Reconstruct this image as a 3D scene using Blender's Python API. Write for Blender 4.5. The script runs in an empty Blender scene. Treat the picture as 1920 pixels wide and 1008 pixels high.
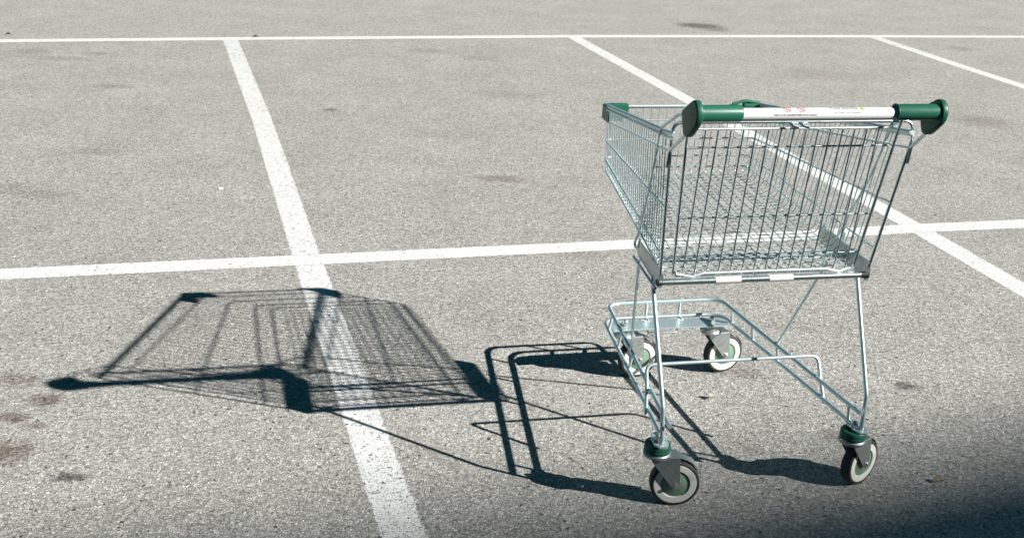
import bpy, bmesh, math, random
from mathutils import Vector, Matrix
random.seed(4)
PI = math.pi
S = bpy.context.scene
COL = S.collection

# ------------------------------------------------------------------ camera
PITCH, ROLL, CAM_H = 0.3705988, 0.05030144, 1.60905528
cam = bpy.data.cameras.new('camera')
cam_ob = bpy.data.objects.new('camera', cam)
COL.objects.link(cam_ob)
fwd = Vector((0, math.cos(PITCH), -math.sin(PITCH)))
up0 = Vector((0, math.sin(PITCH), math.cos(PITCH)))
rt0 = Vector((1, 0, 0))
c, s = math.cos(ROLL), math.sin(ROLL)
rt, up = c * rt0 + s * up0, -s * rt0 + c * up0
m = Matrix((rt, up, -fwd)).transposed().to_4x4()
m.translation = Vector((0, 0, CAM_H))
cam_ob.matrix_world = m
cam.sensor_width = 36
cam.lens = 2188.05546 / 1920 * 36
cam.clip_start, cam.clip_end = 0.05, 2000
cam.dof.use_dof = True
cam.dof.focus_distance = 2.85
cam.dof.aperture_fstop = 14
S.camera = cam_ob

# ------------------------------------------------------------------ sky and sun
SUN_EL = 0.52644905
SH_AZ = -1.26086737                       # azimuth in which shadows fall, from +Y towards +X
sun_dir = Vector((-math.sin(SH_AZ) * math.cos(SUN_EL), -math.cos(SH_AZ) * math.cos(SUN_EL), math.sin(SUN_EL)))
w = bpy.data.worlds.new('World')
S.world = w
w.use_nodes = True
nt = w.node_tree
nt.nodes.clear()
sky = nt.nodes.new('ShaderNodeTexSky')
sky.sky_type = 'NISHITA'
sky.sun_disc = False
sky.sun_elevation = SUN_EL
sky.sun_rotation = math.atan2(sun_dir.x, sun_dir.y)
sky.altitude = 3000
sky.air_density = 0.6
sky.dust_density = 0.3
sky.ozone_density = 2.0
tint = nt.nodes.new('ShaderNodeMix')
tint.data_type = 'RGBA'
tint.blend_type = 'MULTIPLY'
tint.inputs[0].default_value = 1
tint.inputs[7].default_value = (0.13, 0.64, 0.55, 1)
bg = nt.nodes.new('ShaderNodeBackground')
bg.inputs[1].default_value = 0.05
wo = nt.nodes.new('ShaderNodeOutputWorld')
nt.links.new(sky.outputs[0], tint.inputs[6])
nt.links.new(tint.outputs[2], bg.inputs[0])
nt.links.new(bg.outputs[0], wo.inputs[0])
sl = bpy.data.lights.new('sun', 'SUN')
sl.energy = 5.0
sl.angle = math.radians(0.5)
sl.color = (1.0, 0.978, 0.925)
so = bpy.data.objects.new('sun', sl)
COL.objects.link(so)
so.rotation_euler = (-sun_dir).to_track_quat('-Z', 'Y').to_euler()
S.view_settings.view_transform = 'Standard'
S.view_settings.look = 'None'
S.view_settings.gamma = 1
S.view_settings.exposure = 1.05

# ------------------------------------------------------------------ helpers
def link(name, bm, mat, parent=None, smooth=True, loc=None):
    me = bpy.data.meshes.new(name)
    bm.normal_update()
    bm.to_mesh(me)
    bm.free()
    if smooth:
        for p in me.polygons:
            p.use_smooth = True
    me.materials.append(mat)
    o = bpy.data.objects.new(name, me)
    COL.objects.link(o)
    if parent:
        o.parent = parent
    if loc:
        o.location = loc
    return o

def tag(o, label=None, cat=None, group=None, kind=None):
    for k, v in (('label', label), ('category', cat), ('group', group), ('kind', kind)):
        if v:
            o[k] = v
    return o

def empty(name, loc, rz, label, cat, group=None):
    o = bpy.data.objects.new(name, None)
    COL.objects.link(o)
    o.location = loc
    o.rotation_euler = (0, 0, rz)
    o.empty_display_size = 0.1
    return tag(o, label, cat, group)

def fillet(pts, rad, n=5):
    pts = [Vector(p) for p in pts]
    if len(pts) < 3 or not rad:
        return pts
    out = [pts[0]]
    for a, b, c in zip(pts, pts[1:], pts[2:]):
        d1, d2 = (a - b), (c - b)
        l1, l2 = d1.length, d2.length
        d1.normalize(); d2.normalize()
        ang = d1.angle(d2)
        if ang > PI - 0.03:
            out.append(b); continue
        t = min(rad / math.tan(ang / 2), l1 * 0.49, l2 * 0.49)
        p1, p2 = b + d1 * t, b + d2 * t
        for k in range(n + 1):
            u = k / n
            out.append(p1 * (1 - u) ** 2 + b * 2 * u * (1 - u) + p2 * u * u)
    out.append(pts[-1])
    return out

def tube(bm, pts, r, rad=0.0, seg=8, closed=False, n=5, cap=True):
    pts = fillet(pts, rad, n)
    N = len(pts)
    rings = []
    t = (pts[1] - pts[0]).normalized()
    nrm = t.orthogonal().normalized()
    for i, p in enumerate(pts):
        if i == 0:
            tn = (pts[1] - pts[0])
        elif i == N - 1:
            tn = (pts[-1] - pts[-2])
        else:
            tn = (pts[i + 1] - p).normalized() + (p - pts[i - 1]).normalized()
        tn.normalize()
        nrm = (nrm - tn * nrm.dot(tn)).normalized()
        bn = tn.cross(nrm)
        rings.append([bm.verts.new(p + (nrm * math.cos(2 * PI * k / seg) + bn * math.sin(2 * PI * k / seg)) * r) for k in range(seg)])
    for a, b in zip(rings, rings[1:]):
        for k in range(seg):
            bm.faces.new((a[k], a[(k + 1) % seg], b[(k + 1) % seg], b[k]))
    if cap:
        for ring, flip in ((rings[0], True), (rings[-1], False)):
            vs = [bm.verts.new(v.co.copy()) for v in ring]
            bm.faces.new(vs[::-1] if flip else vs)

def lathe(bm, prof, mat4, seg=32):
    """profile of (radius, axial) turned round local Z, then moved by mat4; separate rings at sharp points when a pair repeats"""
    rings = []
    for r, z in prof:
        rings.append([bm.verts.new(mat4 @ Vector((r * math.cos(2 * PI * k / seg), r * math.sin(2 * PI * k / seg), z))) for k in range(seg)])
    for (a, b, pa, pb) in zip(rings, rings[1:], prof, prof[1:]):
        if pa == pb:
            continue
        for k in range(seg):
            bm.faces.new((a[k], a[(k + 1) % seg], b[(k + 1) % seg], b[k]))

def sharp(prof):
    out = []
    for i, p in enumerate(prof):
        out.append(p)
        if 0 < i < len(prof) - 1:
            out.append(p)
    return out

def prism(bm, poly, mat4, thick, bevel=0.0, bseg=2):
    """2-D polygon in local XY, extruded +-thick/2 along local Z"""
    b2 = bmesh.new()
    lo = [b2.verts.new((x, y, -thick / 2)) for x, y in poly]
    hi = [b2.verts.new((x, y, thick / 2)) for x, y in poly]
    n = len(poly)
    b2.faces.new(lo[::-1]); b2.faces.new(hi)
    for k in range(n):
        b2.faces.new((lo[k], lo[(k + 1) % n], hi[(k + 1) % n], hi[k]))
    bmesh.ops.recalc_face_normals(b2, faces=b2.faces)
    if bevel:
        es = [e for e in b2.edges if abs(e.verts[0].co.z - e.verts[1].co.z) < 1e-7]
        bmesh.ops.bevel(b2, geom=es, offset=bevel, segments=bseg, affect='EDGES', profile=0.5, clamp_overlap=True)
    b2.verts.index_update()
    vs = [bm.verts.new(mat4 @ v.co) for v in b2.verts]
    for f in b2.faces:
        bm.faces.new([vs[v.index] for v in f.verts])
    b2.free()

def box(bm, x0, x1, y0, y1, z0, z1, mat4=None):
    mat4 = mat4 or Matrix()
    prism(bm, [(x0, y0), (x1, y0), (x1, y1), (x0, y1)], mat4 @ Matrix.Translation((0, 0, (z0 + z1) / 2)), z1 - z0)

def nb(): return bmesh.new()

# ------------------------------------------------------------------ materials
class NT:
    def __init__(self, name):
        self.m = bpy.data.materials.new(name)
        self.m.use_nodes = True
        self.t = self.m.node_tree
        self.t.nodes.clear()
        self.out = self.n('ShaderNodeOutputMaterial')
        self.b = self.n('ShaderNodeBsdfPrincipled')
        self.l(self.b.outputs[0], self.out.inputs[0])
    def n(self, t, **k):
        o = self.t.nodes.new(t)
        for a, v in k.items():
            setattr(o, a, v)
        return o
    def l(self, a, b): self.t.links.new(a, b)
    def put(self, sock, v):
        if hasattr(v, 'node'):
            self.l(v, sock)
        else:
            sock.default_value = v
    def math(self, op, a, b=0.0, c=0.0, clamp=False):
        o = self.n('ShaderNodeMath', operation=op, use_clamp=clamp)
        self.put(o.inputs[0], a); self.put(o.inputs[1], b); self.put(o.inputs[2], c)
        return o.outputs[0]
    def noise(self, vec, scale, detail=3, rough=0.55):
        o = self.n('ShaderNodeTexNoise')
        self.l(vec, o.inputs['Vector'])
        o.inputs['Scale'].default_value = scale
        o.inputs['Detail'].default_value = detail
        o.inputs['Roughness'].default_value = rough
        return o
    def ramp(self, v, lo, hi, a=0.0, b=1.0, smooth=True):
        o = self.n('ShaderNodeMapRange', interpolation_type='SMOOTHSTEP' if smooth else 'LINEAR')
        self.put(o.inputs[0], v)
        for i, x in enumerate((lo, hi, a, b)):
            self.put(o.inputs[i + 1], x)
        return o.outputs[0]
    def mix(self, f, a, b, mode='MIX'):
        o = self.n('ShaderNodeMix', data_type='RGBA', blend_type=mode)
        self.put(o.inputs[0], f)
        for i, x in ((6, a), (7, b)):
            if hasattr(x, 'node'):
                self.l(x, o.inputs[i])
            else:
                o.inputs[i].default_value = (*x, 1)
        return o.outputs[2]
    def coords(self, kind='Object'):
        return self.n('ShaderNodeTexCoord').outputs[kind]
    def set(self, **k):
        for a, v in k.items():
            self.put(self.b.inputs[a.replace('_', ' ')], v)

def metal(name, col, rough, var=0.12, stain=0.25, scale=60, met=0.85):
    t = NT(name)
    co = t.coords()
    n1 = t.noise(co, scale, 4)
    n2 = t.noise(co, scale * 7, 2)
    f = t.ramp(n1.outputs[0], 0.45, 0.75)
    t.l(t.mix(t.math('MULTIPLY', f, stain), col, tuple(x * 0.55 for x in col)), t.b.inputs['Base Color'])
    t.l(t.math('ADD', rough, t.math('MULTIPLY', n1.outputs[0], var)), t.b.inputs['Roughness'])
    t.b.inputs['Metallic'].default_value = met
    bp = t.n('ShaderNodeBump')
    bp.inputs['Strength'].default_value = 0.12
    bp.inputs['Distance'].default_value = 0.0006
    t.l(n2.outputs[0], bp.inputs['Height'])
    t.l(bp.outputs[0], t.b.inputs['Normal'])
    return t.m

def plastic(name, col, rough, dirt=(0.1, 0.09, 0.08), dirt_amt=0.3, scale=35, spec=0.5):
    t = NT(name)
    co = t.coords()
    n1 = t.noise(co, scale, 5, 0.65)
    n2 = t.noise(co, scale * 9, 3)
    f = t.math('MULTIPLY', t.ramp(n1.outputs[0], 0.48, 0.72), dirt_amt)
    sp = t.math('MULTIPLY', t.ramp(n2.outputs[0], 0.66, 0.72), dirt_amt)
    t.l(t.mix(t.math('MAXIMUM', f, sp), col, dirt), t.b.inputs['Base Color'])
    t.l(t.math('ADD', rough, t.math('MULTIPLY', n1.outputs[0], 0.15)), t.b.inputs['Roughness'])
    t.b.inputs['Specular IOR Level'].default_value = spec
    bp = t.n('ShaderNodeBump')
    bp.inputs['Strength'].default_value = 0.1
    bp.inputs['Distance'].default_value = 0.0008
    t.l(n2.outputs[0], bp.inputs['Height'])
    t.l(bp.outputs[0], t.b.inputs['Normal'])
    return t.m

ZINC = metal('zinc_wire', (0.60, 0.70, 0.715), 0.24, met=0.74)
DULL = metal('dull_zinc', (0.64, 0.70, 0.70), 0.30, met=0.6)
CHROME = metal('bright_zinc', (0.66, 0.74, 0.75), 0.20, 0.15, 0.3, met=0.95)
TUBE = metal('zinc_tube', (0.60, 0.72, 0.735), 0.24, 0.18, 0.3, met=0.66)
STEEL = metal('galvanised_steel', (0.47, 0.505, 0.50), 0.30, 0.2, 0.7, 90, met=0.86)
BOLT = metal('bolt_steel', (0.62, 0.62, 0.60), 0.25)
GREEN = plastic('green_plastic', (0.016, 0.112, 0.068), 0.30, (0.05, 0.11, 0.08), 0.22, spec=0.4)
HUBGREEN = plastic('hub_green', (0.135, 0.235, 0.172), 0.45, (0.10, 0.12, 0.09), 0.6, 60)
WHITE = plastic('white_plastic', (0.72, 0.71, 0.705), 0.32, (0.55, 0.53, 0.5), 0.12)
RING = plastic('wheel_ring', (0.70, 0.70, 0.665), 0.5, (0.25, 0.22, 0.2), 0.45, 45)
SHADEGREEN = plastic('shaded_green_plastic', (0.012, 0.085, 0.054), 0.36, (0.04, 0.08, 0.06), 0.2, spec=0.3)  # the grips' green darkened, shade painted in for caps and collars
BAND = plastic('white_tape', (0.62, 0.61, 0.59), 0.45, (0.3, 0.28, 0.25), 0.35, 80)
RUBBER = plastic('black_rubber', (0.018, 0.018, 0.020), 0.6, (0.12, 0.11, 0.1), 0.35, 50)
BLACK = plastic('black_plastic', (0.014, 0.016, 0.018), 0.45)
INKB = plastic('black_ink', (0.02, 0.02, 0.02), 0.5)
INKR = plastic('red_ink', (0.50, 0.03, 0.02), 0.5, dirt_amt=0)
INKG = plastic('green_ink', (0.30, 0.48, 0.10), 0.5, dirt_amt=0)
INKD = plastic('grey_ink', (0.09, 0.09, 0.085), 0.5, dirt_amt=0)

STAINS = [  # x, y, radius across, radius along, kind, strength
    (-1.300, 2.640, .10, .075, 'rust', .85), (-1.274, 2.778, .035, .03, 'rust', .6), (-1.355, 2.82, .06, .035, 'rust', .8),
    (-1.305, 2.93, .055, .05, 'rust', .75), (-1.44, 3.05, .09, .05, 'rust', .55), (-1.091, 2.535, .056, .026, 'dark', 1.1),
    (1.50, 10.10, .24, .16, 'dark', .95), (1.62, 9.95, .14, .12, 'dark', .55), (1.255, 3.303, .05, .036, 'dark', .85),
    (2.816, 7.017, .22, .22, 'rust', .35), (-0.072, 5.313, .16, .07, 'rust', .5), (0.744, 3.33, .10, .05, 'rust', .42),
    (-3.23, 7.667, .13, .10, 'dark', 0.28), (-2.98, 7.50, .24, .09, 'dark', 0.32), (-2.84, 7.70, .12, .08, 'dark', 0.32),
    (-2.42, 6.79, .16, .06, 'dark', 0.30), (-2.02, 5.42, .13, .07, 'dark', 0.26), (-2.197, 4.824, .14, .05, 'dark', 0.28),
    (-1.074, 6.488, .05, .05, 'dark', .6), (-2.07, 4.75, .20, .06, 'rust', .3), (-0.70, 8.382, .18, .12, 'dark', 0.24),
    (-0.3, 8.2, .16, .12, 'dark', 0.24), (3.587, 9.602, .14, .14, 'dark', 0.24), (1.70, 6.35, .35, .2, 'rust', .2),
    (0.95, 2.95, .06, .04, 'rust', .45), (1.05, 3.25, .12, .05, 'rust', .3), (0.98, 3.72, .10, .05, 'rust', .3),
    (-0.15, 7.1, .25, .12, 'dark', 0.18), (3.0, 5.9, .22, .15, 'rust', .25), (0.7, 2.86, .04, .03, 'dark', 0.24),
    (0.20, 4.35, .22, .08, 'rust', .2), (-0.35, 6.05, .3, .12, 'dark', 0.12), (2.2, 8.2, .5, .25, 'rust', .2)]

def asphalt_nodes(t, co):
    """albedo, bump height and roughness of worn chip-seal asphalt, from ground coordinates in metres"""
    wv = t.noise(co, 60, 2)
    wob = t.n('ShaderNodeVectorMath', operation='SCALE')
    t.l(wv.outputs['Color'], wob.inputs[0]); wob.inputs['Scale'].default_value = 0.013
    add = t.n('ShaderNodeVectorMath', operation='ADD')
    t.l(co, add.inputs[0]); t.l(wob.outputs[0], add.inputs[1])
    flat = t.n('ShaderNodeVectorMath', operation='MULTIPLY')
    t.l(add.outputs[0], flat.inputs[0]); flat.inputs[1].default_value = (1, 1, 0)
    v = flat.outputs[0]
    def voro(scale, feature='F1'):
        o = t.n('ShaderNodeTexVoronoi', voronoi_dimensions='2D', feature=feature)
        t.l(v, o.inputs['Vector']); o.inputs['Scale'].default_value = scale
        return o
    a, ae = voro(138), voro(138, 'DISTANCE_TO_EDGE')
    b, be = voro(300), voro(300, 'DISTANCE_TO_EDGE')
    sa = t.n('ShaderNodeSeparateColor'); t.l(a.outputs['Color'], sa.inputs[0])
    sb = t.n('ShaderNodeSeparateColor'); t.l(b.outputs['Color'], sb.inputs[0])
    # large stones sit high, between them finer grit and open bitumen pits
    big = t.ramp(sa.outputs[0], 0.30, 0.42)
    stone_a = t.math('MULTIPLY', t.ramp(ae.outputs[0], 0.03, 0.17), big)
    stone_b = t.math('MULTIPLY', t.ramp(be.outputs[0], 0.03, 0.20), t.ramp(sb.outputs[0], 0.12, 0.3))
    pits = t.ramp(sa.outputs[0], 0.002, 0.012)
    cover = t.math('MAXIMUM', stone_a, t.math('MULTIPLY', stone_b, 0.85))
    patch = t.noise(co, 70, 3, 0.7)
    cover = t.math('MAXIMUM', cover, t.math('MULTIPLY', t.ramp(patch.outputs[0], 0.42, 0.60), 0.58))
    cover = t.math('MULTIPLY', cover, pits)
    grain = t.noise(co, 900, 2)
    mott = t.noise(co, 2.3, 5, 0.6)
    fine = t.noise(co, 14, 4, 0.6)
    ramp = t.n('ShaderNodeValToRGB')
    e = ramp.color_ramp.elements
    e[0].position, e[0].color = 0.0, (0.27, 0.26, 0.24, 1)
    e[1].position, e[1].color = 1.0, (0.72, 0.71, 0.665, 1)
    for pos, cc in ((0.25, (0.40, 0.392, 0.366)), (0.5, (0.50, 0.495, 0.465)), (0.72, (0.52, 0.485, 0.445)), (0.86, (0.64, 0.635, 0.60))):
        k = e.new(pos); k.color = (*cc, 1)
    pick = t.n('ShaderNodeMix', data_type='FLOAT')
    t.l(stone_a, pick.inputs[0]); t.l(sb.outputs[1], pick.inputs[2]); t.l(sa.outputs[1], pick.inputs[3])
    t.l(pick.outputs[0], ramp.inputs[0])
    stone = t.mix(t.math('MULTIPLY', t.ramp(grain.outputs[0], 0.35, 0.7), 0.3), ramp.outputs[0], (0.30, 0.28, 0.26))
    col = t.mix(cover, t.mix(pits, (0.06, 0.058, 0.055), (0.13, 0.126, 0.12)), stone)  # dark bitumen between stones; its dark also paints in their self-shadow
    tone = t.math('ADD', t.math('MULTIPLY', mott.outputs[0], 0.42), t.math('MULTIPLY', fine.outputs[0], 0.26))
    tone = t.math('ADD', tone, 0.63)
    cc = t.n('ShaderNodeCombineColor')
    for i in range(3): t.l(tone, cc.inputs[i])
    col = t.mix(1.0, col, cc.outputs[0], 'MULTIPLY')
    # stains
    sn = t.noise(co, 22, 5, 0.7)
    sn2 = t.noise(co, 75, 3, 0.6)
    rag = t.math('ADD', t.math('MULTIPLY', sn.outputs[0], 1.1), t.math('MULTIPLY', sn2.outputs[0], 1.6))
    acc = {'rust': None, 'dark': None}
    for (x, y, rx, ry, kind, st) in STAINS:
        sub = t.n('ShaderNodeVectorMath', operation='SUBTRACT'); t.l(co, sub.inputs[0]); sub.inputs[1].default_value = (x, y, 0)
        mul = t.n('ShaderNodeVectorMath', operation='MULTIPLY'); t.l(sub.outputs[0], mul.inputs[0]); mul.inputs[1].default_value = (1 / rx, 1 / ry, 0)
        ln = t.n('ShaderNodeVectorMath', operation='LENGTH'); t.l(mul.outputs[0], ln.inputs[0])
        d = t.math('ADD', ln.outputs['Value'], t.math('SUBTRACT', rag, 1.35))
        mk = t.math('MULTIPLY', t.math('MULTIPLY', t.ramp(d, 1.15, 0.35), st), t.math('ADD', 0.75, t.math('MULTIPLY', sa.outputs[2], 0.7)), 0.0, True)
        acc[kind] = mk if acc[kind] is None else t.math('MAXIMUM', acc[kind], mk)
    col = t.mix(acc['rust'], col, t.mix(1.0, col, (0.50, 0.405, 0.385), 'MULTIPLY'))
    col = t.mix(acc['dark'], col, t.mix(1.0, col, (0.36, 0.33, 0.34), 'MULTIPLY'))
    hgt = t.math('ADD', t.math('MULTIPLY', cover, 0.75), t.math('MULTIPLY', t.math('ADD', t.math('MULTIPLY', sa.outputs[2], stone_a), t.math('MULTIPLY', grain.outputs[0], 0.15)), 0.5))
    return col, hgt, cover, fine, mott

def ground_material():
    t = NT('worn_asphalt')
    co = t.coords()
    col, hgt, cover, fine, mott = asphalt_nodes(t, co)
    t.l(col, t.b.inputs['Base Color'])
    t.b.inputs['Roughness'].default_value = 0.8
    t.b.inputs['Specular IOR Level'].default_value = 0.35
    bp = t.n('ShaderNodeBump')
    bp.inputs['Strength'].default_value = 1.0
    bp.inputs['Distance'].default_value = 0.0026
    t.l(hgt, bp.inputs['Height']); t.l(bp.outputs[0], t.b.inputs['Normal'])
    return t.m

def paint_material():
    """worn line paint; UV.x runs 0..1 over the sheet's width, UV.y is the wear of that stretch"""
    t = NT('worn_line_paint')
    co = t.coords()
    col, hgt, cover, fine, mott = asphalt_nodes(t, co)
    uv = t.n('ShaderNodeUVMap'); sep = t.n('ShaderNodeSeparateXYZ'); t.l(uv.outputs[0], sep.inputs[0])
    edge = t.math('SUBTRACT', 0.5, t.math('ABSOLUTE', t.math('SUBTRACT', sep.outputs[0], 0.5)))   # 0 at edge .. .5 middle
    ns = t.noise(co, 240, 3, 0.7)
    nm = t.noise(co, 34, 4, 0.65)
    nl = t.noise(co, 4.5, 3, 0.6)
    e = t.math('ADD', edge, t.math('MULTIPLY', t.math('SUBTRACT', t.math('ADD', ns.outputs[0], t.math('MULTIPLY', nm.outputs[0], 0.8)), 0.9), 0.24))
    inside = t.ramp(e, 0.095, 0.115)
    # pits between the stones lose their paint first, more where the stretch is worn
    wear = t.math('ADD', t.math('MULTIPLY', t.math('SUBTRACT', 1.0, cover), 0.42), t.math('ADD', t.math('MULTIPLY', ns.outputs[0], 0.45), t.math('MULTIPLY', nm.outputs[0], 0.5)))
    wear = t.math('ADD', wear, t.math('ADD', t.math('MULTIPLY', nl.outputs[0], 0.30), t.math('MULTIPLY', sep.outputs[1], 0.45)))
    keep = t.ramp(wear, 1.09, 1.01)
    mask = t.math('MULTIPLY', inside, keep)
    pcol = t.mix(t.math('MULTIPLY', t.ramp(nm.outputs[0], 0.4, 0.75), 0.5), (0.72, 0.722, 0.705), (0.60, 0.60, 0.58))
    pcol = t.mix(t.math('MULTIPLY', t.math('SUBTRACT', 1.0, cover), 0.22), pcol, (0.42, 0.41, 0.39))
    t.l(pcol, t.b.inputs['Base Color'])
    tr = t.n('ShaderNodeBsdfTransparent'); ms = t.n('ShaderNodeMixShader')
    t.l(mask, ms.inputs[0]); t.l(tr.outputs[0], ms.inputs[1]); t.l(t.b.outputs[0], ms.inputs[2]); t.l(ms.outputs[0], t.out.inputs[0])
    t.b.inputs['Roughness'].default_value = 0.75
    t.b.inputs['Specular IOR Level'].default_value = 0.35
    bp = t.n('ShaderNodeBump')
    bp.inputs['Strength'].default_value = 1.0
    bp.inputs['Distance'].default_value = 0.0026
    t.l(t.math('MULTIPLY', hgt, t.ramp(mask, 0, 1, 1.0, 0.4)), bp.inputs['Height'])
    t.l(bp.outputs[0], t.b.inputs['Normal'])
    return t.m

# ------------------------------------------------------------------ ground and painted lines
bm = nb()
box(bm, -400, 400, -400, 400, -0.3, 0.0)
tag(link('ground', bm, ground_material(), None, False), kind='structure')
PAINT = paint_material()

def painted_line(pts, width, z, wear):
    bm = nb()
    uvl = bm.loops.layers.uv.new('UVMap')
    W = width * 1.25 / 2                       # the sheet carries a bare fringe beyond the paint
    P = [Vector((x, y, 0)) for x, y in pts]
    rows = []
    for i, p in enumerate(P):
        d = (P[min(i + 1, len(P) - 1)] - P[max(i - 1, 0)]).normalized()
        nn = Vector((d.y, -d.x, 0))
        rows.append((bm.verts.new((p - nn * W) + Vector((0, 0, z))), bm.verts.new((p + nn * W) + Vector((0, 0, z)))))
    for i in range(len(P) - 1):
        f = bm.faces.new((rows[i][0], rows[i][1], rows[i + 1][1], rows[i + 1][0]))
        for lp, u, k in zip(f.loops, (0, 1, 1, 0), (i, i, i + 1, i + 1)):
            lp[uvl].uv = (u, wear[k])
    bmesh.ops.recalc_face_normals(bm, faces=bm.faces)
    if bm.faces[:][0].normal.z < 0:
        bmesh.ops.reverse_faces(bm, faces=bm.faces)
    return tag(link('parking_line', bm, PAINT, None, False), kind='structure')

painted_line([(-2.118, 8.43), (-1.40, 6.19), (-0.776, 4.128), (-0.225, 2.351), (0.42, 0.2), (0.85, -1.2)], .112, .0005, (.35, .25, .10, .25, .3, .3))
painted_line([(0.388, 9.26), (1.07, 7.131), (1.771, 4.88), (1.966, 4.204), (2.75, 1.7)], .112, .0005, (.25, .1, .05, .1, .2))
painted_line([(2.962, 9.97), (3.267, 8.967), (3.518, 8.192), (4.9, 3.6)], .112, .0005, (.3, .2, .15, .2))
painted_line([(-6.0, 2.66), (-1.817, 3.836), (-0.776, 4.128), (0.495, 4.487), (1.771, 4.88), (2.287, 5.02), (7.5, 6.6)], .112, .0010, (.1, .02, .02, .0, .02, .05, .1))
painted_line([(-8.0, 6.44), (-3.579, 7.962), (-2.167, 8.443), (0.371, 9.266), (2.88, 9.985), (4.363, 10.38), (9.5, 11.9)], .112, .0010, (.1, .05, .0, .0, .05, .05, .1))

# ------------------------------------------------------------------ the trolley
YAW = 0.23270106
TX, TY = 0.65470025, 2.60318533
TR = empty('shopping_trolley', (TX, TY, 0), YAW, 'empty wire shopping trolley with green and white handle standing on the parking lot', 'shopping trolley')
def V(u, v, z): return Vector((u, v, z))
SIDES = (-1, 1)
def upr(z):                                    # the rear upright at height z: half width, forward
    k = (z - 0.5659)
    return 0.2761 + 0.0759 * k, 0.1084 - 0.151 * k

# --- basket of thin wire
RAIL_R, RAIL_F = V(.2991, .0582, .949), V(.2367, .7717, .844)
def rail(v):
    t = (v - RAIL_R.y) / (RAIL_F.y - RAIL_R.y)
    return RAIL_R.lerp(RAIL_F, t)
bm = nb()
NU = 30
for i in range(NU):
    t = i / (NU - 1)
    tp = rail(0.105 + (0.752 - 0.105) * t)
    vb = 0.150 + (0.775 - 0.150) * t
    zb = 0.577 + (0.630 - 0.577) * t
    hb = 0.266 + (0.219 - 0.266) * t
    wob = random.uniform(-.0012, .0012)
    tube(bm, [V(-tp.x - .003, tp.y, tp.z - .004), V(-hb, vb + wob, zb), V(hb, vb - wob, zb), V(tp.x + .003, tp.y, tp.z - .004)], .0016, .026, 6, n=4)
NF = 19
for i in range(NF):
    u = -.2187 + i * .0243
    k = .95 + .05 * abs(u) / .22
    tube(bm, [V(u, .7717, .842), V(u * .97, .785, .632), V(u * 1.17, .118, .5745)], .0013, .02, 6, n=4)
basket = link('basket', bm, ZINC, TR)
for zr, zf, vf, hf in ((.911, .800, .774, .238), (.767, .7425, .777, .2325), (.640, .688, .783, .2285), (.600, .654, .783, .2245)):
    bm = nb()
    hr, vr = upr(zr)
    tube(bm, [V(-hr, vr, zr), V(-hf, vf, zf), V(hf, vf, zf), V(hr, vr, zr)], .0026, .03, 8)
    link('hoop_wire', bm, ZINC, basket)
bm = nb()
d = (RAIL_F - RAIL_R)
for s in SIDES:
    a, b = RAIL_R - d * .012, RAIL_F
    for off, r in ((V(0, 0, 0), .0058), (V(.005, 0, -.0085), .0024), (V(-.006, 0, .0015), .003)):
        tube(bm, [V(s * (a.x + off.x), a.y, a.z + off.z), V(s * (b.x + off.x), b.y, b.z + off.z)], r, 0, 10)
link('side_rail', bm, DULL, basket)
bm = nb()
tube(bm, [V(-.238, .772, .842), V(.238, .772, .842)], .0042, 0, 10)
tube(bm, [V(-.236, .776, .836), V(.236, .776, .836)], .002, 0, 8)
link('front_rail', bm, DULL, basket)

# green corner guards
for s in SIDES:
    bm = nb()
    Ms = Matrix.Scale(s, 4, (1, 0, 0))
    ln = .075 if s < 0 else .062
    prism(bm, [(.247 - ln, .760), (.241, .760), (.241, .712), (.247, .712), (.247, .772), (.239, .780), (.247 - ln, .780)], Ms @ Matrix.Translation((0, 0, .8285)), .042, .002)
    if s > 0:
        tube(bm, [V(.150, .768, .848), V(.190, .770, .857), V(.236, .768, .850)], .0045, .03, 8)
    if s < 0:
        bmesh.ops.reverse_faces(bm, faces=bm.faces)
    link('corner_guard', bm, GREEN, basket, False)

# floor beams and side plates
for v in (.224, .249):
    bm = nb()
    tube(bm, [V(-.270, v, .5715 + (v - .224) * .08), V(.270, v, .5715 + (v - .224) * .08)], .0048, 0, 10)
    link('floor_beam', bm, CHROME, TR)
for s in SIDES:
    Mx = Matrix(((0, 0, s, s * .2795), (1, 0, 0, 0), (0, 1, 0, 0), (0, 0, 0, 1)))   # local XY -> (v, z)
    xf = .045 if s > 0 else 0
    tilt = Matrix.Translation((s * .2795, .105, 0)) @ Matrix.Rotation(s * math.atan2(.012, .2), 4, 'Z') @ Matrix.Translation((-s * .2795, -.105, 0))
    bm = nb()
    prism(bm, [(.105, .556), (.112, .552), (.306 + xf, .5635 + xf * .08), (.312 + xf, .570 + xf * .1), (.310 + xf, .600 + xf * .1), (.303 + xf, .606 + xf * .1), (.112, .601), (.105, .594)], tilt @ Mx, .003, .0008)
    fl = [(math.cos(a) * .0075, .574 + math.sin(a) * .021) for a in [k * 2 * PI / 20 for k in range(20)]]
    prism(bm, fl, Matrix(((1, 0, 0, s * .276), (0, 0, -1, .1035), (0, 1, 0, 0), (0, 0, 0, 1))), .003, .0008)
    bmesh.ops.recalc_face_normals(bm, faces=bm.faces)
    pl = link('side_plate', bm, STEEL, TR, False)
    bm = nb()
    tube(bm, [V(s * .2765, .312, .556), V(s * .2845, .112, .549)], .0038, 0, 8)
    link('lower_rod', bm, TUBE, pl)

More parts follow.
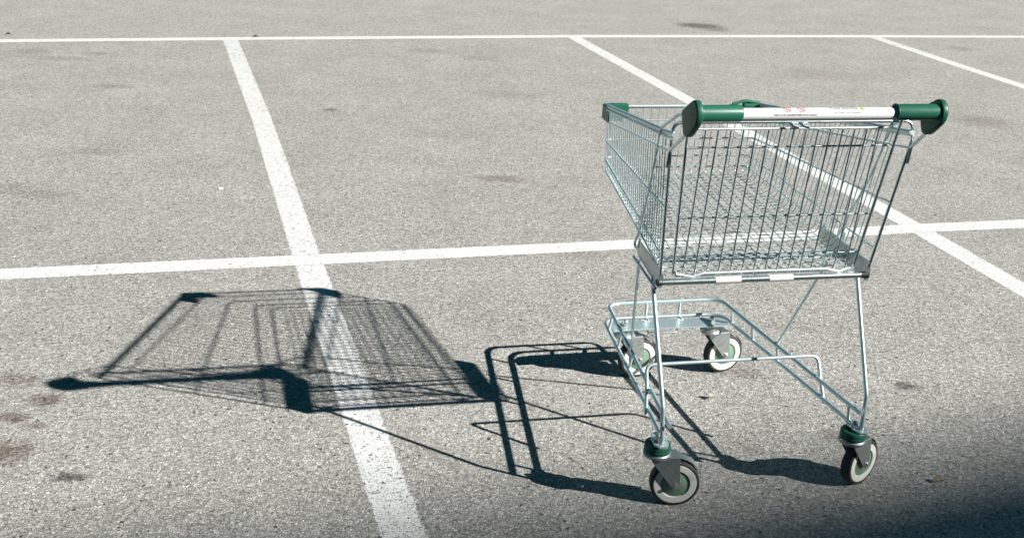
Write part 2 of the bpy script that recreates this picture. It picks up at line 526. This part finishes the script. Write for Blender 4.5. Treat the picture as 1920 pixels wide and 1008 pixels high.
# bottom cross tube with white bands
bm = nb()
tube(bm, [V(-.273, .1084, .5655), V(.262, .1084, .5655)], .0082, 0, 14)
ct = link('cross_tube', bm, CHROME, TR)
for u0, u1 in ((-.133, -.0655), (.0095, .0735)):
    bm = nb()
    tube(bm, [V(u0, .1084, .5655), V(u1, .1084, .5655)], .0088, 0, 16)
    link('white_band', bm, BAND, ct)
for pa, pb in ((V(.261, .1084, .5655), V(.281, .106, .566)), (V(-.283, .106, .567), V(-.272, .1084, .5655))):
    bm = nb()
    tube(bm, [pa, pb], .0088, 0, 14)
    link('end_plug', bm, BLACK, ct)

# rear frame: one bent tube, up one side, across under the handle, down the other
bm = nb()
h0, v0 = upr(.552)
h1, v1 = upr(.93)
tube(bm, [V(-h0, v0, .552), V(-h1, v1, .93), V(-.3006, .0574, .977), V(.3006, .0574, .977), V(h1, v1, .93), V(h0, v0, .552)], .0040, .026, 10)
link('rear_frame', bm, CHROME, TR)

# rear flap
bm = nb()
top = [V(.2407, .1188, .5765), V(.2650, .0580, .950), V(.2695, .0570, .9745), V(.2695, .0540, .984)]
tube(bm, [V(-p.x, p.y, p.z) for p in top[::-1]] + top, .0034, .012, 10)
fl = link('rear_flap', bm, CHROME, TR)
bm = nb()
tube(bm, [V(-.2555, .060, .984), V(-.2477, .0671, .959), V(.2477, .0671, .959), V(.2555, .060, .984)], .0029, .012, 8)
link('top_wire', bm, DULL, fl)
bm = nb()
pts = [V(-.2360, .1150, .592), V(-.2350, .1140, .583), V(-.222, .114, .5815), V(-.195, .112, .576), V(-.165, .114, .583), V(0, .114, .584), V(.165, .114, .583), V(.195, .112, .576), V(.222, .114, .5815), V(.2350, .1140, .583), V(.2360, .1150, .592)]
tube(bm, pts, .0032, .010, 8)
link('bottom_wire', bm, DULL, fl)
bm = nb()
def flapline(z):
    k = (z - .5795) / (.959 - .5795)
    return .1188 + (.0671 - .1188) * k
for i in range(15):
    u = -.2186 + i * .4372 / 14
    ub = u * .2170 / .2186
    if i in (2, 12):
        s = -1 if i == 2 else 1
        zb = .625
        tube(bm, [V(u, flapline(.959) - .003, .958), V(u + (ub - u) * .8, flapline(zb) - .003, zb), V(ub + .004, flapline(.60) + .004, .594), V(ub - .012, .116, .5815)], .0021, .004, 8)
    else:
        tube(bm, [V(u, flapline(.959) - .003, .958), V(ub, flapline(.58) - .003, .579)], .0022, 0, 8)
link('upright_wires', bm, CHROME, fl)
for hw, z in ((.2574, .9129), (.2471, .7328), (.2440, .6265)):
    bm = nb()
    tube(bm, [V(-hw, flapline(z) + .001, z), V(hw, flapline(z) + .001, z)], .0025, 0, 8)
    link('cross_wire', bm, CHROME, fl)
bm = nb()
for u in (-.005, .021):
    tube(bm, [V(u - .010, .058, .974), V(u - .004, .052, .969), V(u + .010, .050, .966)], .0045, .004, 8)
link('hinge_clip', bm, CHROME, fl)

# handle: white sleeve, green grips, end caps
HV, HZ = -.0558, 1.0262
AX = Matrix(((0, 0, 1, 0), (1, 0, 0, HV), (0, 1, 0, HZ), (0, 0, 0, 1)))         # lathe axis along u
bm = nb()
rr = .0138
lathe(bm, [(rr, -.19), (rr, .19)], Matrix.Translation((0, 0, -.0025)) @ AX, 40)
tube(bm, [V(-.20, HV + .010, HZ - .0165), V(.20, HV + .010, HZ - .0165)], .0035, 0, 8)
HB = link('handlebar', bm, WHITE, TR)
R = .0187
for s in SIDES:
    e0 = .1905 if s < 0 else .183
    bm = nb()
    lathe(bm, [(.0135, s * e0), (R - .002, s * e0), (R - .0005, s * (e0 + .0012)), (R, s * (e0 + .003)), (R, s * .281), (R + .0008, s * .286)], AX, 40)
    if s > 0:
        lathe(bm, [(.0165, e0 - .003), (R + .0012, e0 - .003), (R + .0012, e0), (R - .001, e0 + .001)], AX, 40)
    bmesh.ops.recalc_face_normals(bm, faces=bm.faces)
    link('grip', bm, GREEN, HB)
CAP = [(.0165, 1.0135), (.0140, 1.0205), (-.012, 1.0385), (-.036, 1.0530), (-.047, 1.0580), (-.059, 1.0580), (-.070, 1.0515), (-.0775, 1.0410), (-.0800, 1.0290), (-.0775, 1.0170), (-.070, 1.0050), (-.040, .9775), (-.031, .9710), (-.018, .9675), (-.007, .9700), (-.002, .9765)]
for s in SIDES:
    Mx = Matrix(((0, 0, s, s * .2935), (1, 0, 0, 0), (0, 1, 0, -.004), (0, 0, 0, 1)))
    bm = nb()
    prism(bm, CAP, Mx, .016, .0040, 3)
    bmesh.ops.recalc_face_normals(bm, faces=bm.faces)
    cp = link('end_cap', bm, SHADEGREEN, HB)
    bm = nb()
    lathe(bm, sharp([(.0001, .0084), (.0030, .0084), (.0048, .0082), (.0048, .0070)]), Mx @ Matrix.Translation((-.050, 1.026, 0)), 20)
    bmesh.ops.recalc_face_normals(bm, faces=bm.faces)
    link('screw_plug', bm, BLACK, cp)
for s in SIDES:
    bm = nb()
    ha, va = upr(.872)
    tube(bm, [V(s * .2955, -.024, .977), V(s * .3045, .0535, .914), V(s * (ha + .006), va - .003, .872)], .0046, .02, 10)
    link('handle_arm', bm, CHROME, TR)
    bm = nb()
    tube(bm, [V(s * .286, -.030, 1.026), V(s * .2935, .0505, .9965), V(s * .2985, .1385, .9435), V(s * .2925, .190, .800), V(s * .2825, .268, .640), V(s * .2845, .291, .603), V(s * .2850, .280, .592), V(s * .2840, .262, .603), V(s * .2830, .2555, .625)], .0034, .014, 8)
    link('side_brace', bm, TUBE, TR)

# print on the handle, wrapped round the sleeve
def wrap(u, a, r=rr + .00025):
    return V(u, HV - math.cos(a) * r, HZ - .0025 + math.sin(a) * r)
def text_part(name, body, width, cap_h, u0, a0, mat, shear=0.0):
    cu = bpy.data.curves.new('text', 'FONT')
    cu.body = body; cu.align_x = 'CENTER'; cu.align_y = 'CENTER'; cu.shear = shear; cu.resolution_u = 2; cu.offset = 0.018
    ob = bpy.data.objects.new('text', cu)
    COL.objects.link(ob)
    dg = bpy.context.evaluated_depsgraph_get()
    me = bpy.data.meshes.new_from_object(ob.evaluated_get(dg))
    bpy.data.objects.remove(ob); bpy.data.curves.remove(cu)
    xs = [v.co.x for v in me.vertices]; ys = [v.co.y for v in me.vertices]
    fx = width / (max(xs) - min(xs)); fy = cap_h / 0.7
    cx, cy = (max(xs) + min(xs)) / 2, (max(ys) + min(ys)) / 2
    for v in me.vertices:
        v.co = wrap(u0 + (v.co.x - cx) * fx, a0 + (v.co.y - cy) * fy / rr)
    me.name = name
    me.materials.clear(); me.materials.append(mat)
    o = bpy.data.objects.new(name, me); COL.objects.link(o); o.parent = HB
    return o
def arc_strip(bm, u0, a0, ro, ri, t0=0, t1=2 * PI, n=36):
    prev = None
    for k in range(n + 1):
        t = t0 + (t1 - t0) * k / n
        vs = [bm.verts.new(wrap(u0 + math.cos(t) * q, a0 + math.sin(t) * q / rr)) for q in (ri, ro)]
        if prev: bm.faces.new((prev[0], prev[1], vs[1], vs[0]))
        prev = vs
VA = math.radians(12)
text_part('warning_text', 'STRICTLY NO CHILDREN PERMITTED IN TROLLEY', .103, .0038, -.0675, VA - .10, INKB)
text_part('slogan_text', 'The fresh food people', .068, .0052, .0550, VA + .22, INKD, .35)
text_part('shop_name', 'Woolworths', .072, .0085, .0470, VA + 1.08, INKD)
bm = nb()
arc_strip(bm, .0945, VA + .95, .0052, .0026); arc_strip(bm, .0945, VA + .95, .0022, .0002)
link('leaf_emblem', bm, INKG, HB, False)
for u in (-.0855, -.0525):
    bm = nb()
    arc_strip(bm, u, VA + .93, .0092, .0072)
    for dd in (-.0007,):
        q = [(-.0058, .0046), (-.0046, .0058), (.0058, -.0046), (.0046, -.0058)]
        for k in range(8):
            f0, f1 = k / 8, (k + 1) / 8
            L0 = [(-.0055 + .011 * f + o, .0055 - .011 * f + o) for f in (f0, f1) for o in (-.0009, .0009)]
            vs = [bm.verts.new(wrap(u + L0[j][0], VA + .93 + L0[j][1] / rr)) for j in (0, 1, 3, 2)]
            bm.faces.new(vs)
    sg = link('prohibition_sign', bm, INKR, HB, False)
    bm = nb()
    arc_strip(bm, u + .001, VA + .93, .0016, .0001)
    arc_strip(bm, u + .002, VA + .66, .0024, .0012, PI * .2, PI * 1.2, 10)
    arc_strip(bm, u - .002, VA + .52, .0012, .0004)
    link('child_pictogram', bm, INKB, sg, False)

# --- base frame
def UP(v): return V(.2575 + (.1855 - .2575) * (v + .009) / .769, v, .2298 + (.2243 - .2298) * (v + .009) / .769)
def LO(v): return V(.2620 + (.1960 - .2620) * (v - .005) / .735, v, .1825 + (.1737 - .1825) * (v - .005) / .735)
def mir(p): return V(-p.x, p.y, p.z)
bm = nb()
tube(bm, [mir(UP(-.009)), mir(UP(.770)), UP(.770), UP(-.009)], .0060, .05, 12, n=8)
link('upper_base_rail', bm, TUBE, TR)
bm = nb()
tube(bm, [mir(LO(.005)), mir(LO(.770)), LO(.770), LO(.005)], .0060, .06, 12, n=8)
link('lower_base_rail', bm, TUBE, TR)
def spacer(a, b, r=.0045):
    bm = nb(); tube(bm, [a, b], r, 0, 8); link('spacer', bm, TUBE, TR)
for s in SIDES:
    for v, dv in ((.690, 0), (.559, 0), (.4130, 0), (.045, 0)):
        a, b = UP(v), LO(v + dv)
        spacer(V(s * (a.x - .001), a.y, a.z + .003), V(s * (b.x - .001), b.y, b.z - .002))
for u in (-.0555, .0530):
    bm = nb(); tube(bm, [V(u, .770, .228), V(u, .7705, .170), V(u, .735, .1762)], .0045, .008, 8); link('spacer', bm, TUBE, TR)
# inverted-U brace
bm = nb()
tube(bm, [V(-.2535, .172, .166), V(-.2470, .200, .228), V(-.2442, .2275, .2835), V(.2442, .2275, .2835), V(.2470, .200, .228), V(.2535, .172, .166)], .0050, .022, 10)
link('cross_brace', bm, TUBE, TR)
# rear legs and slim struts
for s in SIDES:
    bm = nb()
    tube(bm, [V(s * .2760, .1600, .563), V(s * .2770, .1446, .533), V(s * .2736, .0084, .2735), V(s * .2710, .000, .1815)], .0056, .035, 12)
    link('rear_leg', bm, TUBE, TR)
    bm = nb()
    tube(bm, [V(s * .2690, .2850, .556), V(s * .2690, .288, .540), V(s * .2215, .4180, .2340), V(s * .2190, .430, .229)], .0040, .012, 10)
    link('support_strut', bm, TUBE, TR)
# front caster plate and the rod below it
bm = nb()
prism(bm, [(-.186, .676), (-.06, .680), (.06, .680), (.186, .676), (.188, .715), (.172, .735), (.12, .742), (-.12, .742), (-.172, .735), (-.188, .715)], Matrix.Translation((0, 0, .1735)), .004, .0008)
fp = link('caster_plate', bm, TUBE, TR, False)
bm = nb()
tube(bm, [V(-.068, .716, .170), V(-.070, .700, .152), V(.022, .696, .152), V(.030, .712, .170)], .0030, .008, 8)
link('hanging_rod', bm, TUBE, fp)
# rear caster plates
for s in SIDES:
    bm = nb()
    pl = [(.254, .056), (.248, .028), (.251, .002), (.260, -.014), (.281, -.015), (.291, -.002), (.290, .026), (.281, .052), (.268, .062)]
    Ms = Matrix.Scale(s, 4, (1, 0, 0))
    prism(bm, pl, Ms @ Matrix.Translation((0, 0, .1765)), .006, .0015)
    bmesh.ops.recalc_face_normals(bm, faces=bm.faces)
    link('mounting_plate', bm, TUBE, TR, False)

# --- casters
OFF = .0520
ZW = .0630
def caster(s, ax, ay, phi, rear):
    top = .1735 if rear else .1715
    M = Matrix.Translation((ax, ay, 0)) @ Matrix.Rotation(phi, 4, 'Z')     # local X trails towards the wheel
    XZ = Matrix(((1, 0, 0, 0), (0, 0, -1, 0), (0, 1, 0, 0), (0, 0, 0, 1)))  # local XY -> X,Z ; extrude along Y
    bm = nb()
    crown = .139
    prof = [(.0001, crown), (.030, crown), (.0335, crown + .002), (.0340, crown + .008), (.0300, crown + .013), (.022, crown + .017), (.0215, top)] if not rear else [(.0001, crown - .002), (.030, crown - .002), (.0345, crown), (.0350, crown + .007), (.0315, crown + .010), (.030, top)]
    lathe(bm, prof, M, 36)
    tip = [(OFF + .0105 * math.cos(a), ZW + .0105 * math.sin(a)) for a in [(-PI * .82) + k * PI * .82 / 8 for k in range(9)]]
    side = [(-.013, crown + .004), (-.016, crown - .005), (-.008, .122)] + tip + [(OFF + .0085, .100), (OFF + .0050, crown - .002), (OFF + .002, crown + .003)]
    for q in (-1, 1):
        prism(bm, side, M @ Matrix.Translation((0, q * .0215, 0)) @ XZ, .0026, .0006)
    box(bm, -.013, OFF + .002, -.0215, .0215, crown + .0012, crown + .0036, M)
    bmesh.ops.recalc_face_normals(bm, faces=bm.faces)
    cs = link('caster', bm, STEEL, TR, False)
    C = M @ Matrix.Translation((OFF, 0, ZW)) @ Matrix.Rotation(PI / 2, 4, 'X')
    bm = nb()
    ty = [(.0545, -.0145), (.0565, -.0150), (.0605, -.0142), (.0625, -.0115), (.0630, -.006), (.0630, .006), (.0625, .0115), (.0605, .0142), (.0565, .0150), (.0545, .0145)]
    lathe(bm, ty, C, 64)
    bmesh.ops.recalc_face_normals(bm, faces=bm.faces)
    link('tyre', bm, RUBBER, cs)
    bm = nb()
    for q in (-1, 1):
        lathe(bm, sharp([(.0548, q * .0138), (.0535, q * .0150), (.0385, q * .0152), (.0372, q * .0140), (.0368, q * .011)]), C, 64)
    bmesh.ops.recalc_face_normals(bm, faces=bm.faces)
    link('rim', bm, RING, cs, False)
    bm = nb()
    for q in (-1, 1):
        lathe(bm, [(.0370, q * .0115), (.0350, q * .0125), (.012, q * .0130), (.0085, q * .0155), (.0001, q * .0157)], C, 48)
    bmesh.ops.recalc_face_normals(bm, faces=bm.faces)
    link('hub', bm, HUBGREEN, cs)
    for q in (-1, 1):
        bm = nb()
        lathe(bm, sharp([(.0075, q * .0226), (.0075, q * .0240), (.0052, q * .0242), (.0050, q * .0290), (.0001, q * .0295)]), C, 6)
        lathe(bm, sharp([(.0001, q * .0233), (.0022, q * .0233), (.0022, q * .0220)]), C @ Matrix.Translation((.001, .016, 0)), 10)
        bmesh.ops.recalc_face_normals(bm, faces=bm.faces)
        link('axle_bolt', bm, BOLT, cs, False)
    # curved guard strip behind the wheel
    bm = nb()
    prev = None
    for k in range(15):
        a = math.radians(96 - k * 5.6)
        rad = .0665 + .004 * (1 - k / 14)
        vs = [bm.verts.new(M @ Vector((OFF + math.cos(a) * (rad + t), y, ZW + math.sin(a) * (rad + t)))) for (t, y) in ((0, -.008), (0, .020), (.0015, .020), (.0015, -.008))]
        if prev:
            for j in range(4):
                bm.faces.new((prev[j], prev[(j + 1) % 4], vs[(j + 1) % 4], vs[j]))
        else:
            bm.faces.new(vs)
        prev = vs
    bm.faces.new(prev[::-1])
    bmesh.ops.recalc_face_normals(bm, faces=bm.faces)
    link('wheel_guard', bm, STEEL, cs, False)
    if rear:
        bm = nb()
        lathe(bm, [(.020, .1495), (.0315, .1495), (.0330, .1515), (.0335, .1590), (.0325, .1600), (.0330, .1615), (.0325, .1705), (.0300, .1732), (.020, .1734)], M, 40)
        bmesh.ops.recalc_face_normals(bm, faces=bm.faces)
        link('collar', bm, SHADEGREEN, cs)
    bm = nb()
    T = Matrix.Translation((ax, ay, 0))
    zt = .1795 if rear else .1756
    lathe(bm, sharp([(.0120, zt), (.0120, zt + .002), (.0098, zt + .0022), (.0095, zt + .010)]) , T, 6)
    lathe(bm, [(.0080, zt + .010), (.0075, zt + .014), (.0045, zt + .0175), (.0001, zt + .0185)], T, 14)
    bmesh.ops.recalc_face_normals(bm, faces=bm.faces)
    link('kingpin_nut', bm, BOLT, cs, False)
    return cs
caster(-1, -.2735, .0190, math.radians(-11.2), True)
caster(1, .2580, .0150, math.radians(26.4), True)
caster(-1, -.1410, .712, math.radians(7.7), False)
caster(1, .1410, .712, math.radians(8.4), False)

# ------------------------------------------------------------------ litter on the asphalt
def leaf_mat(name, c1, c2):
    t = NT(name)
    n = t.noise(t.coords(), 120, 4)
    t.l(t.mix(t.ramp(n.outputs[0], .35, .65), c1, c2), t.b.inputs['Base Color'])
    t.b.inputs['Roughness'].default_value = .7
    return t.m
PETAL = leaf_mat('pale_petal', (.55, .52, .46), (.68, .66, .60))
DARKLEAF = leaf_mat('dry_leaf', (.05, .04, .03), (.12, .09, .06))
PALELEAF = leaf_mat('pale_leaf', (.45, .36, .24), (.62, .54, .40))
GUMW = leaf_mat('chewing_gum', (.70, .69, .66), (.8, .8, .77))
def leaf(x, y, rz, L, W, mat, label, curl=.35, base=.004):
    bm = nb()
    n, k = 8, 4
    g = []
    for i in range(n + 1):
        t = i / n
        wd = W * math.sin(PI * min(1, t * .93 + .04)) ** .8 * (1 - .25 * t)
        row = []
        for j in range(-k, k + 1):
            q = j / k
            zz = base + abs(q) ** 1.5 * wd * curl + math.sin(t * PI) * L * .10 + random.uniform(-.0006, .0006)
            row.append(bm.verts.new((t * L - L / 2, q * wd / 2, zz)))
        g.append(row)
    for i in range(n):
        for j in range(2 * k):
            bm.faces.new((g[i][j], g[i + 1][j], g[i + 1][j + 1], g[i][j + 1]))
    r = bmesh.ops.solidify(bm, geom=bm.faces[:], thickness=.0006)
    o = link('fallen_leaf', bm, mat, None)
    o.location = (x, y, 0); o.rotation_euler = (0, 0, rz)
    return tag(o, label, 'leaf', 'dry leaves and crumbs on the asphalt')
leaf(.621, 3.144, .5, .030, .017, PETAL, 'small curled pale leaf lying between the wheels under the trolley', .9)
leaf(1.168, 2.723, .2, .032, .022, PALELEAF, 'tan dry leaf in the edge of the shade at lower right', .5)
leaf(.660, 3.325, -.6, .024, .008, DARKLEAF, 'thin dark leaf behind the pale curled leaf under the trolley', .6)
leaf(-3.62, 8.18, .1, .04, .02, DARKLEAF, 'dark leaf beyond the far white line at upper left', .5)
leaf(-1.96, 8.55, .4, .04, .02, DARKLEAF, 'dark scrap just beyond the top end of the left bay line', .5)
bm = nb()
lathe(bm, [(.0001, .0055), (.006, .005), (.010, .003), (.012, .0005)], Matrix.Translation((0, 0, 0)), 14)
for v in bm.verts: v.co.x *= random.uniform(.85, 1.2)
o = link('chewing_gum', bm, GUMW)
o.location = (-1.314, 4.942, .001)
tag(o, 'white speck of gum on the asphalt left of the left bay line', 'gum')

# ------------------------------------------------------------------ unseen building added behind the viewer so its roof shades the lower corner
Tx, Ty = .9397, .3420
nf = -29.50
BD = empty('shade_building', (-Ty * nf, Tx * nf, 0), math.atan2(Ty, Tx), 'tall brick building, unseen, added behind the viewer to cast shade on the lower right corner', 'building')
def brickwall():
    t = NT('brown_brick')
    b = t.n('ShaderNodeTexBrick')
    t.l(t.coords(), b.inputs['Vector'])
    b.inputs['Scale'].default_value = 2.2
    b.inputs['Color1'].default_value = (.12, .075, .055, 1); b.inputs['Color2'].default_value = (.16, .10, .07, 1); b.inputs['Mortar'].default_value = (.22, .21, .19, 1)
    t.l(b.outputs[0], t.b.inputs['Base Color']); t.b.inputs['Roughness'].default_value = .85
    return t.m
BRICK = brickwall()
GLASS = NT('dark_glass'); GLASS.set(Base_Color=(.02, .028, .03, 1), Roughness=.08)
CONC = plastic('concrete', (.30, .29, .27), .85, (.18, .17, .16), .4, 1.2)
HB_ = 30.0
X0, X1, DEP = -40, 95, 16
bm = nb()
box(bm, X0, X1, -DEP, 0, 0, HB_ - 1.0)
link('wall', bm, BRICK, BD, False)
bm = nb()
box(bm, X0 - .2, X1 + .2, -DEP - .2, .25, HB_ - .997, HB_)
link('parapet', bm, CONC, BD, False)
for k in range(8):
    z = 1.2 + k * 3.25
    bm = nb()
    x = X0 + 1.5
    while x < X1 - 3:
        box(bm, x, x + 3.0, .003, .06, z, z + 1.7)
        x += 4.2
    link('window_row', bm, GLASS.m, BD, False)
